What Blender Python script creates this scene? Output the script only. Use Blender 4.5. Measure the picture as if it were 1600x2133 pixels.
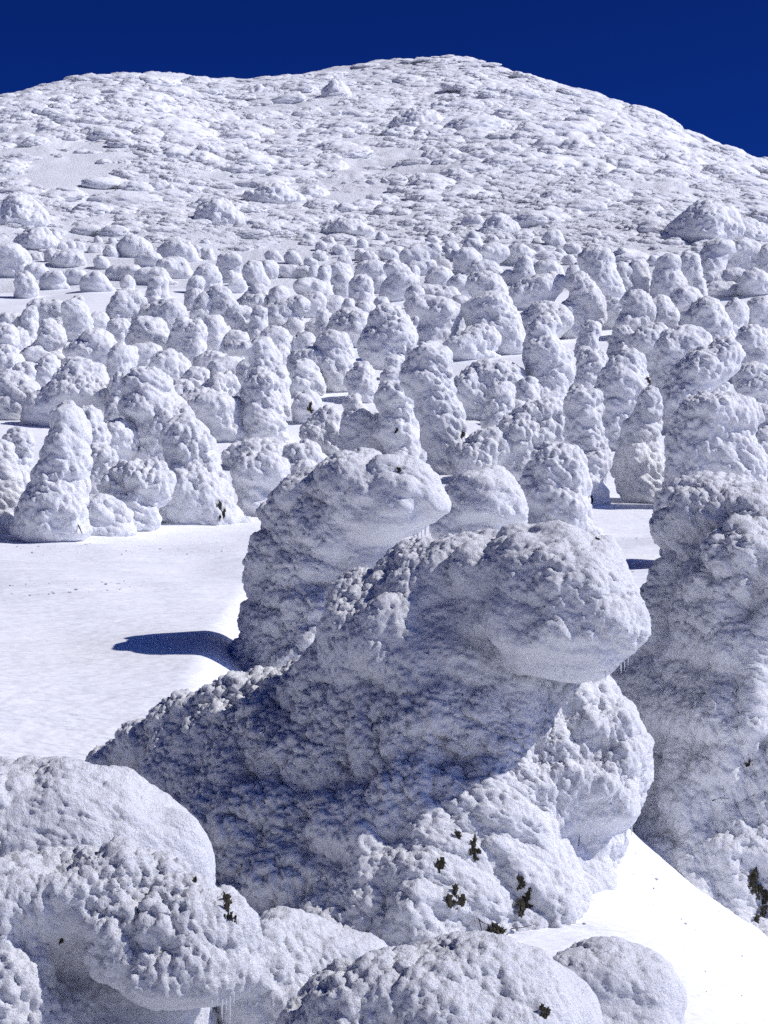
import bpy, math, random, time
import numpy as np
from mathutils import Vector
from mathutils.bvhtree import BVHTree

T0 = time.time()
R = math.radians
sc = bpy.context.scene
for o in list(bpy.data.objects):
    bpy.data.objects.remove(o)

# ------------------------------------------------------------------ camera
F = 3980.0            # focal length in photograph pixels (photo 1600 x 2133)
CX, CY = 800.0, 1066.5
cam_d = bpy.data.cameras.new("camera")
cam_d.sensor_fit = 'VERTICAL'
cam_d.sensor_height = 24.0
cam_d.lens = 24.0 * F / 2133.0
cam_d.clip_start = 0.5
cam_d.clip_end = 20000
cam = bpy.data.objects.new("camera", cam_d)
sc.collection.objects.link(cam)
cam.location = (0, 0, 0)
cam.rotation_euler = (R(90), 0, 0)
sc.camera = cam

# ------------------------------------------------------------------ sky, sun, exposure
SUN_EL, SUN_ROT = R(44), R(97)
w = bpy.data.worlds.new("World")
sc.world = w
w.use_nodes = True
nt = w.node_tree
nt.nodes.clear()
sky = nt.nodes.new("ShaderNodeTexSky")
sky.sky_type = 'NISHITA'
sky.sun_disc = False
sky.sun_elevation = SUN_EL
sky.sun_rotation = SUN_ROT
sky.altitude = 1800
sky.air_density = 0.6
sky.dust_density = 7.0
sky.ozone_density = 6.0
tint = nt.nodes.new("ShaderNodeMix")
tint.data_type = 'RGBA'
tint.blend_type = 'MULTIPLY'
tint.inputs['Factor'].default_value = 1.0
tint.inputs['B'].default_value = (0.03, 0.10, 0.275, 1)      # deep polarised winter blue, the same over the whole sky
bg = nt.nodes.new("ShaderNodeBackground")
bg.inputs['Strength'].default_value = 0.10
wo = nt.nodes.new("ShaderNodeOutputWorld")
gam = nt.nodes.new("ShaderNodeGamma")
gam.inputs['Gamma'].default_value = 1.6
nt.links.new(sky.outputs['Color'], gam.inputs['Color'])
nt.links.new(gam.outputs['Color'], tint.inputs['A'])
nt.links.new(tint.outputs['Result'], bg.inputs['Color'])
nt.links.new(bg.outputs[0], wo.inputs[0])

sun_d = bpy.data.lights.new("sun", 'SUN')
sun_d.energy = 3.9
sun_d.angle = R(0.5)
sun_d.color = (1.0, 0.965, 0.94)
sun = bpy.data.objects.new("sun", sun_d)
sc.collection.objects.link(sun)
to_sun = Vector((math.sin(SUN_ROT) * math.cos(SUN_EL), math.cos(SUN_ROT) * math.cos(SUN_EL), math.sin(SUN_EL)))
sun.rotation_euler = to_sun.to_track_quat('Z', 'Y').to_euler()
sun.location = to_sun * 300

sc.view_settings.view_transform = 'Standard'
sc.view_settings.look = 'None'
sc.view_settings.gamma = 1.0
sc.view_settings.use_curve_mapping = False
sc.view_settings.exposure = 0.03
sc.cycles.max_bounces = 6
sc.cycles.diffuse_bounces = 5
sc.cycles.use_denoising = False        # keep the fine grain of the rime
sc.cycles.adaptive_threshold = 0.004
sc.cycles.glossy_bounces = 1

# ------------------------------------------------------------------ noise (numpy)
def _hash(ix, iy, iz, s):
    h = (ix.astype(np.uint32) * np.uint32(374761393) + iy.astype(np.uint32) * np.uint32(668265263)
         + iz.astype(np.uint32) * np.uint32(2147483647) + np.uint32(s) * np.uint32(1274126177))
    h = (h ^ (h >> np.uint32(13))) * np.uint32(1274126177)
    h = (h ^ (h >> np.uint32(16))) * np.uint32(2246822519)
    return h ^ (h >> np.uint32(15))

def vnoise(P, s=0):
    I = np.floor(P).astype(np.int64)
    f = (P - I)
    f = f * f * (3 - 2 * f)
    out = np.zeros(len(P))
    for dx in (0, 1):
        wx = f[:, 0] if dx else 1 - f[:, 0]
        for dy in (0, 1):
            wy = f[:, 1] if dy else 1 - f[:, 1]
            for dz in (0, 1):
                wz = f[:, 2] if dz else 1 - f[:, 2]
                out += wx * wy * wz * (_hash(I[:, 0] + dx, I[:, 1] + dy, I[:, 2] + dz, s) / 4294967295.0)
    return out * 2 - 1

def fbm(P, oct=3, s=0):
    a, t, out = 1.0, 0.0, np.zeros(len(P))
    for k in range(oct):
        out += a * vnoise(P * (2.03 ** k) + 17.3 * k, s + k)
        t += a
        a *= 0.5
    return out / t

def domes(P, s=0):
    """rounded cauliflower heads: 1 - F1^2 of a jittered cell pattern"""
    I = np.floor(P).astype(np.int64)
    f = (P - I).astype(np.float32)
    best = np.full(len(P), 9.0, np.float32)
    for dx in (-1, 0, 1):
        for dy in (-1, 0, 1):
            for dz in (-1, 0, 1):
                h = _hash(I[:, 0] + dx, I[:, 1] + dy, I[:, 2] + dz, s)
                jx = (h & np.uint32(1023)).astype(np.float32) / 1023.0
                jy = ((h >> np.uint32(10)) & np.uint32(1023)).astype(np.float32) / 1023.0
                jz = ((h >> np.uint32(20)) & np.uint32(1023)).astype(np.float32) / 1023.0
                d = (dx + jx - f[:, 0]) ** 2 + (dy + jy - f[:, 1]) ** 2 + (dz + jz - f[:, 2]) ** 2
                np.minimum(best, d, out=best)
    return 1 - np.minimum(best, 1.0)

# ------------------------------------------------------------------ materials
def new_mat(name):
    m = bpy.data.materials.new(name)
    m.use_nodes = True
    return m, m.node_tree, m.node_tree.nodes["Principled BSDF"]

def snow_mat(name, col, bumps, rough=0.65, strength=0.6, stretch=(1, 1, 1), sss=0.0):
    m, t, b = new_mat(name)
    L = t.links
    b.inputs['Roughness'].default_value = rough
    b.inputs['Specular IOR Level'].default_value = 0.18
    if sss:                                   # light soaks into the rime
        b.subsurface_method = 'BURLEY'
        b.inputs['Subsurface Weight'].default_value = .5
        b.inputs['Subsurface Radius'].default_value = (1.0, .95, .9)
        b.inputs['Subsurface Scale'].default_value = sss
    tc = t.nodes.new("ShaderNodeTexCoord")
    mp = t.nodes.new("ShaderNodeMapping")
    mp.inputs['Scale'].default_value = stretch
    L.new(tc.outputs['Object'], mp.inputs['Vector'])
    nz = t.nodes.new("ShaderNodeTexNoise")
    nz.inputs['Scale'].default_value = 1.3
    nz.inputs['Detail'].default_value = 6
    L.new(mp.outputs[0], nz.inputs['Vector'])
    rp = t.nodes.new("ShaderNodeMix")
    rp.data_type = 'RGBA'
    rp.inputs['A'].default_value = (col[0] * .975, col[1] * .975, col[2] * .98, 1)
    rp.inputs['B'].default_value = (*col, 1)
    L.new(nz.outputs['Fac'], rp.inputs['Factor'])
    L.new(rp.outputs['Result'], b.inputs['Base Color'])
    prev = None
    for kind, scale, dist in bumps:
        if kind == 'v':
            tx = t.nodes.new("ShaderNodeTexVoronoi")
            tx.inputs['Scale'].default_value = scale
            out = tx.outputs['Distance']
        else:
            tx = t.nodes.new("ShaderNodeTexNoise")
            tx.inputs['Scale'].default_value = scale
            tx.inputs['Detail'].default_value = 5
            tx.inputs['Roughness'].default_value = 0.7
            out = tx.outputs['Fac']
        L.new(mp.outputs[0], tx.inputs['Vector'])
        bp = t.nodes.new("ShaderNodeBump")
        bp.inputs['Strength'].default_value = strength
        bp.inputs['Distance'].default_value = dist
        bp.invert = (kind == 'v')
        L.new(out, bp.inputs['Height'])
        if prev:
            L.new(prev.outputs[0], bp.inputs['Normal'])
        prev = bp
    if prev:
        L.new(prev.outputs[0], b.inputs['Normal'])
    return m

SNOW = (0.897, 0.906, 0.924)
M_RIME_NEAR = snow_mat("rime_near", SNOW, [('n', 16, .085), ('n', 46, .03)], strength=.7)
M_RIME_FAR = snow_mat("rime_far", SNOW, [('n', 5.5, .15), ('n', 15, .06)], strength=.8)
M_RIME_UPHILL = snow_mat("rime_uphill", SNOW, [('n', 2.6, .26), ('n', 7, .11)], strength=.8)
M_MOUND = snow_mat("rime_mound", SNOW, [('n', 5, .34), ('n', 14, .14)], strength=.8)
M_FIELD = snow_mat("wind_packed_snow", SNOW, [('n', .5, .5), ('n', 2.0, .10), ('n', 12, .012)], strength=.6, stretch=(.3, 1, 1))
M_MOUNT = snow_mat("mountain_snow", SNOW, [('n', 1.6, .5), ('n', 4.8, .22)], strength=.75)

m, t, b = new_mat("dark_needles")
b.inputs['Base Color'].default_value = (.020, .020, .010, 1)
b.inputs['Roughness'].default_value = .8
nz = t.nodes.new("ShaderNodeTexNoise"); nz.inputs['Scale'].default_value = 30
rp = t.nodes.new("ShaderNodeMix"); rp.data_type = 'RGBA'
rp.inputs['A'].default_value = (.012, .014, .008, 1); rp.inputs['B'].default_value = (.045, .036, .016, 1)
t.links.new(nz.outputs['Fac'], rp.inputs['Factor']); t.links.new(rp.outputs['Result'], b.inputs['Base Color'])
M_NEEDLE = m
m, t, b = new_mat("bark_twig")
nz = t.nodes.new("ShaderNodeTexNoise"); nz.inputs['Scale'].default_value = 40
rp = t.nodes.new("ShaderNodeMix"); rp.data_type = 'RGBA'
rp.inputs['A'].default_value = (.03, .02, .014, 1); rp.inputs['B'].default_value = (.10, .065, .04, 1)
t.links.new(nz.outputs['Fac'], rp.inputs['Factor']); t.links.new(rp.outputs['Result'], b.inputs['Base Color'])
b.inputs['Roughness'].default_value = .85
M_TWIG = m
m, t, b = new_mat("icicle_ice")
nz = t.nodes.new("ShaderNodeTexNoise"); nz.inputs['Scale'].default_value = 12
rp = t.nodes.new("ShaderNodeMix"); rp.data_type = 'RGBA'
rp.inputs['A'].default_value = (.80, .84, .90, 1); rp.inputs['B'].default_value = (.9, .92, .95, 1)
t.links.new(nz.outputs['Fac'], rp.inputs['Factor']); t.links.new(rp.outputs['Result'], b.inputs['Base Color'])
b.inputs['Roughness'].default_value = .12
b.inputs['Transmission Weight'].default_value = .45
b.inputs['IOR'].default_value = 1.31
M_ICE = m

# ------------------------------------------------------------------ mesh helpers
def make_mesh(name, V, Q, mat, smooth=True):
    """V (n,3) float, Q (m,3 or 4) int"""
    me = bpy.data.meshes.new(name)
    V = np.ascontiguousarray(V, np.float32)
    Q = np.ascontiguousarray(Q, np.int32)
    k = Q.shape[1]
    me.vertices.add(len(V)); me.vertices.foreach_set("co", V.ravel())
    me.loops.add(Q.size); me.loops.foreach_set("vertex_index", Q.ravel())
    me.polygons.add(len(Q))
    me.polygons.foreach_set("loop_start", np.arange(0, Q.size, k, dtype=np.int32))
    me.polygons.foreach_set("loop_total", np.full(len(Q), k, np.int32))
    me.polygons.foreach_set("use_smooth", np.full(len(Q), smooth, bool))
    me.update(calc_edges=True)
    me.materials.append(mat)
    return me

def link(name, data, parent=None, loc=(0, 0, 0)):
    o = bpy.data.objects.new(name, data)
    sc.collection.objects.link(o)
    o.location = loc
    if parent is not None:
        o.parent = parent
    return o

def tag(o, label=None, cat=None, group=None, kind=None):
    if label: o['label'] = label
    if cat: o['category'] = cat
    if group: o['group'] = group
    if kind: o['kind'] = kind
    return o

# ------------------------------------------------------------------ terrain
PD = np.array([0, 10, 16, 21, 24, 27, 33, 38, 45, 55, 70, 88, 100, 120, 140, 165, 190, 220, 255.])
PT = np.array([-9.0, -.80, -.47, -.335, -.267, -.232, -.174, -.1317, -.094, -.0613, -.0324, -.0123, .0015, .024, .0467, .069, .088, .107, .1234])
PZ = PD * PT
PZ[0] = -9.0
SKX = np.array([-4000, -2600, -1500, -400, 0, 100, 250, 480, 560, 700, 780, 900, 980, 1100, 1150, 1250, 1350, 1450, 1600, 2000, 2600, 3600, 5000.])
SKY_ = 5 + np.array([1040, 950, 700, 300, 203, 181, 164, 168, 166, 146, 136, 127, 131, 160, 176, 207, 247, 292, 357, 560, 800, 1000, 1040.])
RDX = np.array([-2000, 0, 500, 900, 1600, 2600.])
RDD = np.array([420, 560, 620, 640, 480, 380.])

def terrain_base(x, y):
    x = np.asarray(x, float); y = np.asarray(y, float)
    D = np.hypot(x, y)
    az = np.arctan2(x, y)
    azc = np.clip(az, -0.9, 0.9)
    px = CX + F * np.tan(azc)
    sky_t = (CY - np.interp(px, SKX, SKY_)) / F * np.cos(azc)
    Dr = np.interp(px, RDX, RDD)
    near = np.interp(D, PD, PZ)
    tt = np.clip((D - 255) / (Dr - 255), 0, 1)
    s = 1 - (1 - tt) ** 1.6
    far = D * (.1234 + (sky_t - .1234) * s)
    z = np.where(D < 255, near, far)
    zr = Dr * sky_t
    z = np.where(D > Dr, np.maximum(zr - (D - Dr) * .30 - (D - Dr) ** 2 * .0004, -90), z)
    # away from the view the ground just falls off gently
    k = np.clip((np.abs(az) - .75) / .6, 0, 1)
    k = k * k * (3 - 2 * k)
    other = -9 - 0.06 * D + 30 * (1 - np.exp(-D / 900))
    return z * (1 - k) + other * k

def terrain(x, y, detail=True):
    x = np.asarray(x, float); y = np.asarray(y, float)
    sh = x.shape
    x = x.ravel(); y = y.ravel()
    z = terrain_base(x, y)
    D = np.hypot(x, y)
    zero = np.zeros_like(x)
    P = np.stack([x, y, zero], 1)
    # rolling drifts
    a = np.interp(D, [0, 20, 40, 90, 130, 250, 300], [.1, .15, .22, .35, .9, 1.3, .8])
    z = z + a * fbm(P / 16.0, 2, 5)
    # the open field on the left stands a little higher than the hollow round the big trees
    ss = lambda e0, e1, v: (lambda q: q * q * (3 - 2 * q))(np.clip((v - e0) / (e1 - e0), 0, 1))
    z = z + 1.3 * ss(1.6, 4.2, -x) * ss(33, 39, y) * (1 - ss(52, 76, y))
    # to the right the ground drops away past the main tree: a bright bank facing the sun
    z = z - 1.9 * ss(3.0, 8.4, x) * ss(20, 24, y) * (1 - ss(44, 60, y))
    # smooth bank between the main tree and the right-hand tree
    z = z + 1.3 * np.exp(-(((x - 2.9) / 1.4) ** 2 + ((y - 31.8) / 2.2) ** 2))
    if detail:
        near = np.clip((150 - D) / 60, 0, 1)
        z = z + .20 * np.clip((x * -1 + 9) / 4, 0, 1) * np.clip((D - 34) / 8, 0, 1) * np.clip((100 - D) / 25, 0, 1) * fbm(np.stack([x / 3.4 + y / 14, y / 11, zero], 1), 2, 15)
        u_, v_ = x * .93 + y * .36, y * .93 - x * .36
        S = np.stack([u_ / 4.2, v_ / 1.0, zero], 1)
        z = z + near * (.075 * fbm(S, 3, 9) + .22 * fbm(np.stack([u_ / 11, v_ / 2.8, zero], 1), 2, 11))
    return z.reshape(sh)

def ray(px, py):
    return np.array([(px - CX) / F, 1.0, (CY - py) / F])

def ground_hit(px, py):
    r = ray(px, py)
    Y = np.concatenate([np.linspace(14, 120, 1400), np.linspace(120, 700, 1600)])
    g = terrain(Y * r[0], Y, False)
    d = Y * r[2] - g
    i = np.argmax(d < 0)
    if d[i] >= 0:
        return 640.0
    if i == 0:
        return 14.0
    f = d[i - 1] / (d[i - 1] - d[i])
    return Y[i - 1] + f * (Y[i] - Y[i - 1])

def relief(x, y):
    """buried dwarf pines and wind-packed rime: overlapping scale-like swells on the mountainside"""
    x = np.asarray(x, float); y = np.asarray(y, float)
    o = 0 * x
    d = np.hypot(x, y)
    pxx = CX + F * x / y
    P = np.stack([x, y, o], 1)
    P = P + 3.5 * np.stack([vnoise(P / 9.0, 61), 1.6 * vnoise(P / 9.0, 62), o], 1)
    m = np.clip(fbm(np.stack([x / 40, y / 70, o], 1), 3, 31) * 1.6 + .85, .10, 1)
    m *= np.clip((d - 250) / 60, 0, 1)
    m *= 1 - .9 * np.exp(-(((pxx - 170) / 120) ** 2 + ((d - 370) / 60) ** 2))
    P[:, 1] += P[:, 0] * .35
    b = (domes(P * [.085, .060, 1], 3) ** .8 * 2.6 + domes(P * [.19, .14, 1], 4) ** .8 * 1.3
         + domes(P * [.42, .33, 1], 6) * .65 + domes(P * [.95, .7, 1], 7) * .35)
    return m * (b - 1.2) * np.interp(d, [250, 320, 420, 640], [.35, .6, .9, 1.0])

def build_ground():
    az = np.concatenate([np.linspace(-180, -60, 13)[:-1], np.linspace(-60, -13, 28)[:-1], np.linspace(-13, 13, 460),
                         np.linspace(13, 60, 28)[1:], np.linspace(60, 180, 13)[1:]])
    az = np.radians(az)
    r1 = np.concatenate([np.linspace(1, 20, 14)[:-1], np.geomspace(20, 92, 150)[:-1], np.geomspace(92, 236, 120)])
    r2 = np.concatenate([np.geomspace(236, 660, 400)[:-1], np.geomspace(660, 6000, 16)])
    def sheet(r):
        A, D = np.meshgrid(az, r)
        X = D * np.sin(A); Y = D * np.cos(A)
        Z = terrain(X, Y)
        x = X.ravel(); y = Y.ravel(); d = D.ravel()
        # rubble of half-buried rime on the mountainside
        vis = (np.abs(A.ravel()) < .24) & (d > 215)
        z = Z.ravel()
        z[vis] += relief(x[vis], y[vis])
        return np.stack([x, y, z], 1)
    na = len(az)
    for nm, r, mat in (("snow_ground", r1, M_FIELD), ("mountain", r2, M_MOUNT)):
        V = sheet(r)
        n = len(r)
        i = np.arange(n - 1)[:, None] * na + np.arange(na - 1)[None, :]
        Q = np.stack([i, i + 1, i + na + 1, i + na], -1).reshape(-1, 4)[:, ::-1]
        o = link(nm, make_mesh(nm, V, Q, mat))
        tag(o, kind='structure')
        if nm == "snow_ground":
            tag(o, "smooth wind-packed snow ground between the rime trees")
        else:
            tag(o, "broad domed snow mountain rising behind the forest")
build_ground()
print("ground", round(time.time() - T0, 1))

# ------------------------------------------------------------------ rime bodies
def sdf(P, B, k):
    """B: rows cx,cy,cz,rx,ry,rz,rough ; returns distance and roughness weight"""
    d = None
    ws = np.zeros(len(P)); wr = np.zeros(len(P))
    for b in B:
        q = P - b[:3]
        a = q / b[3:6]
        k0 = np.sqrt((a * a).sum(1)) + 1e-9
        c = a / b[3:6]
        k1 = np.sqrt((c * c).sum(1)) + 1e-9
        e = k0 * (k0 - 1) / k1
        wgt = np.exp(-np.clip(e, -3, 6) / (k * .6))
        ws += wgt; wr += wgt * b[6]
        if d is None:
            d = e
        else:
            h = np.maximum(k - np.abs(d - e), 0) / k
            d = np.minimum(d, e) - h * h * k * .25
    return d, wr / (ws + 1e-12)

def surfnets(V, org, h):
    ins = V < 0
    c = [ins[dx:ins.shape[0] - 1 + dx, dy:ins.shape[1] - 1 + dy, dz:ins.shape[2] - 1 + dz]
         for dx in (0, 1) for dy in (0, 1) for dz in (0, 1)]
    s = sum(a.astype(np.int8) for a in c)
    mix = (s > 0) & (s < 8)
    cells = np.argwhere(mix)
    idx = np.full(mix.shape, -1, np.int64)
    idx[mix] = np.arange(len(cells))
    acc = np.zeros((len(cells), 3)); cnt = np.zeros(len(cells))
    for ax in range(3):
        for u in (0, 1):
            for v in (0, 1):
                o0 = np.zeros(3, int); others = [a for a in range(3) if a != ax]
                o0[others[0]] = u; o0[others[1]] = v
                o1 = o0.copy(); o1[ax] = 1
                A = V[tuple((cells + o0).T)]; Bv = V[tuple((cells + o1).T)]
                m = (A < 0) != (Bv < 0)
                tt = np.where(m, A / np.where(m, A - Bv, 1), 0)
                pt = np.repeat(o0[None].astype(float), len(cells), 0)
                pt[:, ax] += tt
                acc[m] += pt[m]; cnt[m] += 1
    P = org + (cells + acc / cnt[:, None]) * h
    quads = []
    for ax in range(3):
        sl0 = [slice(None)] * 3; sl1 = [slice(None)] * 3
        sl0[ax] = slice(0, -1); sl1[ax] = slice(1, None)
        a = ins[tuple(sl0)]; bb = ins[tuple(sl1)]
        e = np.argwhere(a != bb)
        u, v = (ax + 1) % 3, (ax + 2) % 3
        ok = (e[:, u] > 0) & (e[:, v] > 0) & (e[:, u] < ins.shape[u] - 1) & (e[:, v] < ins.shape[v] - 1)
        e = e[ok]
        first = a[tuple(e.T)]
        def cell(du, dv):
            q = e.copy(); q[:, u] -= du; q[:, v] -= dv
            return idx[tuple(q.T)]
        q = np.stack([cell(1, 1), cell(0, 1), cell(0, 0), cell(1, 0)], 1)
        q[~first] = q[~first][:, ::-1]
        quads.append(q)
    Q = np.concatenate(quads)
    return P, Q[(Q >= 0).all(1)]

def subdiv(V, Q):
    n = len(V)
    E = np.stack([Q, np.roll(Q, -1, 1)], 2).reshape(-1, 2)
    E = np.sort(E, 1)
    key = E[:, 0].astype(np.int64) * n + E[:, 1]
    uq, inv = np.unique(key, return_inverse=True)
    mid = (V[uq // n] + V[uq % n]) * .5
    cen = V[Q].mean(1)
    em = (inv.reshape(-1, 4)) + n
    fc = np.arange(len(Q)) + n + len(mid)
    NQ = np.stack([np.stack([Q[:, i], em[:, i], fc, em[:, (i + 3) % 4]], 1) for i in range(4)], 1).reshape(-1, 4)
    return np.concatenate([V, mid, cen]), NQ

def normals(V, Q):
    a = V[Q[:, 2]] - V[Q[:, 0]]
    b = V[Q[:, 3]] - V[Q[:, 1]]
    fn = np.cross(a, b)
    N = np.zeros_like(V)
    for i in range(4):
        for c in range(3):
            N[:, c] += np.bincount(Q[:, i], fn[:, c], len(V))
    return N / (np.linalg.norm(N, axis=1, keepdims=True) + 1e-12)

def rime_body(B, h, nsub, layers, k, seed, streak=0.0, warp=0.0, clip_ground=True):
    """blobs -> smooth union -> surface -> refined, then covered with rime lumps.
    layers: (cell size m, height m) from coarse to fine"""
    B = np.array(B, float)
    lo = (B[:, :3] - B[:, 3:6]).min(0) - 2 * h - k * .3
    hi = (B[:, :3] + B[:, 3:6]).max(0) + 2 * h + k * .3
    n = np.ceil((hi - lo) / h).astype(int) + 1
    g = np.stack(np.meshgrid(*[lo[i] + h * np.arange(n[i]) for i in range(3)], indexing='ij'), -1).reshape(-1, 3)
    def field(P):
        d, r = sdf(P, B, k)
        if warp:
            d = d - warp * vnoise(P / (warp * 4.5), seed)
        return d, r
    d, _ = field(g)
    V, Q = surfnets(d.reshape(n), lo, h)
    for s in range(nsub):
        V, Q = subdiv(V, Q)
        d, r = field(V)
        N = normals(V, Q)
        V = V - N * np.clip(d, -h, h)[:, None]
    if clip_ground:
        gz = terrain(V[:, 0], V[:, 1], False)
        keep = (V[:, 2] > gz - .5)[Q].any(1)
        Q = Q[keep]
        used = np.zeros(len(V), bool); used[Q.ravel()] = True
        remap = np.cumsum(used) - 1
        V = V[used]; Q = remap[Q]
    _, rough = field(V)
    rough = np.clip(rough, 0.04, 1)
    N = normals(V, Q)
    under = np.clip((N[:, 2] + .8) / .5, .32, 1)        # wind-scoured undersides stay smooth
    patch = np.clip(.85 + .6 * vnoise(V / 1.7, seed + 50), .45, 1.2)     # scoured and rough patches
    wv = np.clip(vnoise(V / 1.5, seed + 40) * 2.2 + streak, 0, 1)           # where feathers grow into the wind
    dirv = np.array([.80, .30, -.52])
    dirw = np.array([.22, .30, -.93])
    for j, (cs, amp) in enumerate(layers):
        q = V / cs
        q = q + .22 * np.stack([vnoise(q * 1.9, 71 + j), vnoise(q * 1.9, 72 + j), vnoise(q * 1.9, 73 + j)], 1) + 31.7 * j + seed * 3.1
        al = (q @ dirv)[:, None] * dirv
        if j == 0 or not streak:
            hgt = domes(q, seed + j)
            if streak:
                hgt = hgt * (1 - wv) + domes((q - al * .7) * 1.3, seed + 20 + j) * wv
        else:                                           # combed by the wind, or hanging in drapes
            al2 = (q @ dirw)[:, None] * dirw
            hgt = domes((q - al * .66) * 1.2, seed + 20 + j) * wv + domes((q - al2 * .5) * 1.1, seed + 30 + j) * (1 - wv)
        if j >= len(layers) - 1:
            hgt = hgt ** 1.4
        V = V + N * ((hgt - .5) * amp * rough * under * (patch if j else .5 + .5 * patch))[:, None]
        if j < len(layers) - 1:
            N = normals(V, Q)
    return V, Q

def blob(px, py, rx, ry, D, dd=0.0, rough=1.0, depth=1.0):
    """an ellipsoid of the snow body that shows at photo pixel (px,py) when it stands D metres away"""
    y = D + dd
    c = ray(px, py) * y
    sx, sz = rx * y / F, ry * y / F
    return [c[0], c[1], c[2], sx, (sx * .6 + sz * .4) * depth, sz, rough]

# ---- dark needle clumps, twigs, icicles (parts)
def needle_proto(seed, n=90):
    """a ragged clump of dark fir sprays round a knobbly core"""
    rnd = random.Random(seed)
    V, Q = [], []
    def spike(c, d, L, wd):
        u = d.orthogonal().normalized(); v = d.cross(u)
        i = len(V)
        V.extend([c - d * L * .5, c + u * wd, c + v * wd, c - u * wd, c - v * wd, c + d * L * .8])
        Q.extend([(i, i + 2, i + 1), (i, i + 3, i + 2), (i, i + 4, i + 3), (i, i + 1, i + 4),
                  (i + 5, i + 1, i + 2), (i + 5, i + 2, i + 3), (i + 5, i + 3, i + 4), (i + 5, i + 4, i + 1)])
    spots = [Vector((rnd.uniform(-.35, .35), 0, rnd.uniform(-.55, .55))) for _ in range(6)]
    for k in range(n):
        d = Vector((rnd.gauss(0, 1), rnd.gauss(-.2, .8), rnd.gauss(0, 1))).normalized()
        c = spots[k % 6] + d * rnd.uniform(0, .22)
        spike(c, d, rnd.uniform(.22, .46), rnd.uniform(.10, .2))
    return make_mesh("needle_clump", np.array([list(v) for v in V]), np.array(Q), M_NEEDLE, False)
NEEDLES = [needle_proto(s) for s in range(5)]

def tube(pts, radii, mat, name, seg=6):
    V, Q = [], []
    pts = [Vector(p) for p in pts]
    for i, p in enumerate(pts):
        d = (pts[min(i + 1, len(pts) - 1)] - pts[max(i - 1, 0)]).normalized()
        u = d.orthogonal().normalized(); v = d.cross(u)
        for s in range(seg):
            a = 2 * math.pi * s / seg
            V.append(p + (u * math.cos(a) + v * math.sin(a)) * radii[i])
    for i in range(len(pts) - 1):
        for s in range(seg):
            Q.append((i * seg + s, i * seg + (s + 1) % seg, (i + 1) * seg + (s + 1) % seg, (i + 1) * seg + s))
    return make_mesh(name, np.array([list(v) for v in V]), np.array(Q), mat)

class Tree:
    """a rime tree: one mesh, or an Empty at its foot that parents crust, needles, twigs and icicles"""
    def __init__(self, B, D, base, h, nsub, layers, k, seed, label, mat, group=None, parts=False, name="snow_tree", **kw):
        V, Q = rime_body(B, h, nsub, layers, k, seed, **kw)
        base = np.array(base)
        self.base = base
        self.V, self.Q = V, Q
        self.bvh = None
        me = make_mesh("rime_crust" if parts else name, V - base, Q, mat)
        self.tris = len(Q) * 2
        if parts:
            self.root = link(name, None, loc=base)
            link("rime_crust", me, self.root)
        else:
            self.root = link(name, me, loc=base)
        tag(self.root, label, "snow tree" if name == "snow_tree" else "snow mound", group)
    def hit(self, px, py):
        if self.bvh is None:
            self.bvh = BVHTree.FromPolygons([tuple(v) for v in self.V], [tuple(q) for q in self.Q.tolist()])
        r = Vector(ray(px, py)).normalized()
        loc, nrm, i, d = self.bvh.ray_cast(Vector((0, 0, 0)), r)
        return loc, nrm
    def needles(self, px, py, r, seed=0, aspect=1.4):
        loc, nrm = self.hit(px, py)
        if loc is None:
            print("needle miss", px, py); return
        o = link("needle_clump", NEEDLES[seed % 5], self.root)
        s = r * loc.length / F
        o.location = loc - Vector(self.base) + nrm * s * .05
        o.scale = (s * 2.0, s * 1.1, s * 2.0 * aspect)
        o.rotation_euler = (0, 0, math.atan2(nrm.y, nrm.x) + math.pi / 2)
    def twig(self, pix, r0=.012, out=.12):
        loc, nrm = self.hit(*pix[0])
        if loc is None:
            print("twig miss", pix[0]); return
        pts = [loc - nrm * .08]
        D0 = loc.y
        for i, (x, y) in enumerate(pix):
            p = Vector(ray(x, y)) * (D0 - out * (i + .3) / len(pix) - .02)
            pts.append(p)
        pts = [p - Vector(self.base) for p in pts]
        rr = [r0 * (1 - .75 * i / (len(pts) - 1)) for i in range(len(pts))]
        link("twig", tube(pts, rr, M_TWIG, "twig", 5), self.root)
    def icicle(self, px, py, length_px, r=.02):
        # feel upwards for the underside above this pixel
        loc = None
        for dy in range(0, 60, 3):
            loc, nrm = self.hit(px, py - dy)
            if loc is not None: break
        if loc is None:
            print("icicle miss", px, py); return
        rnd = random.Random(int(px * 7 + py))
        L = length_px * loc.y / F * rnd.uniform(.35, 1.2)
        r = r * rnd.uniform(.5, 1.3)
        p = loc - Vector(self.base)
        rnd = random.Random(int(px * 7 + py))
        pts = [p + Vector((0, .04, .06)), p + Vector((0, .03, -L * .25)), p + Vector((rnd.uniform(-.006, .006), .03, -L * .6)), p + Vector((rnd.uniform(-.01, .01), .03, -L))]
        link("icicle", tube(pts, [r, r * .8, r * .5, r * .08], M_ICE, "icicle", 6), self.root)

NT = 0
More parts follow.
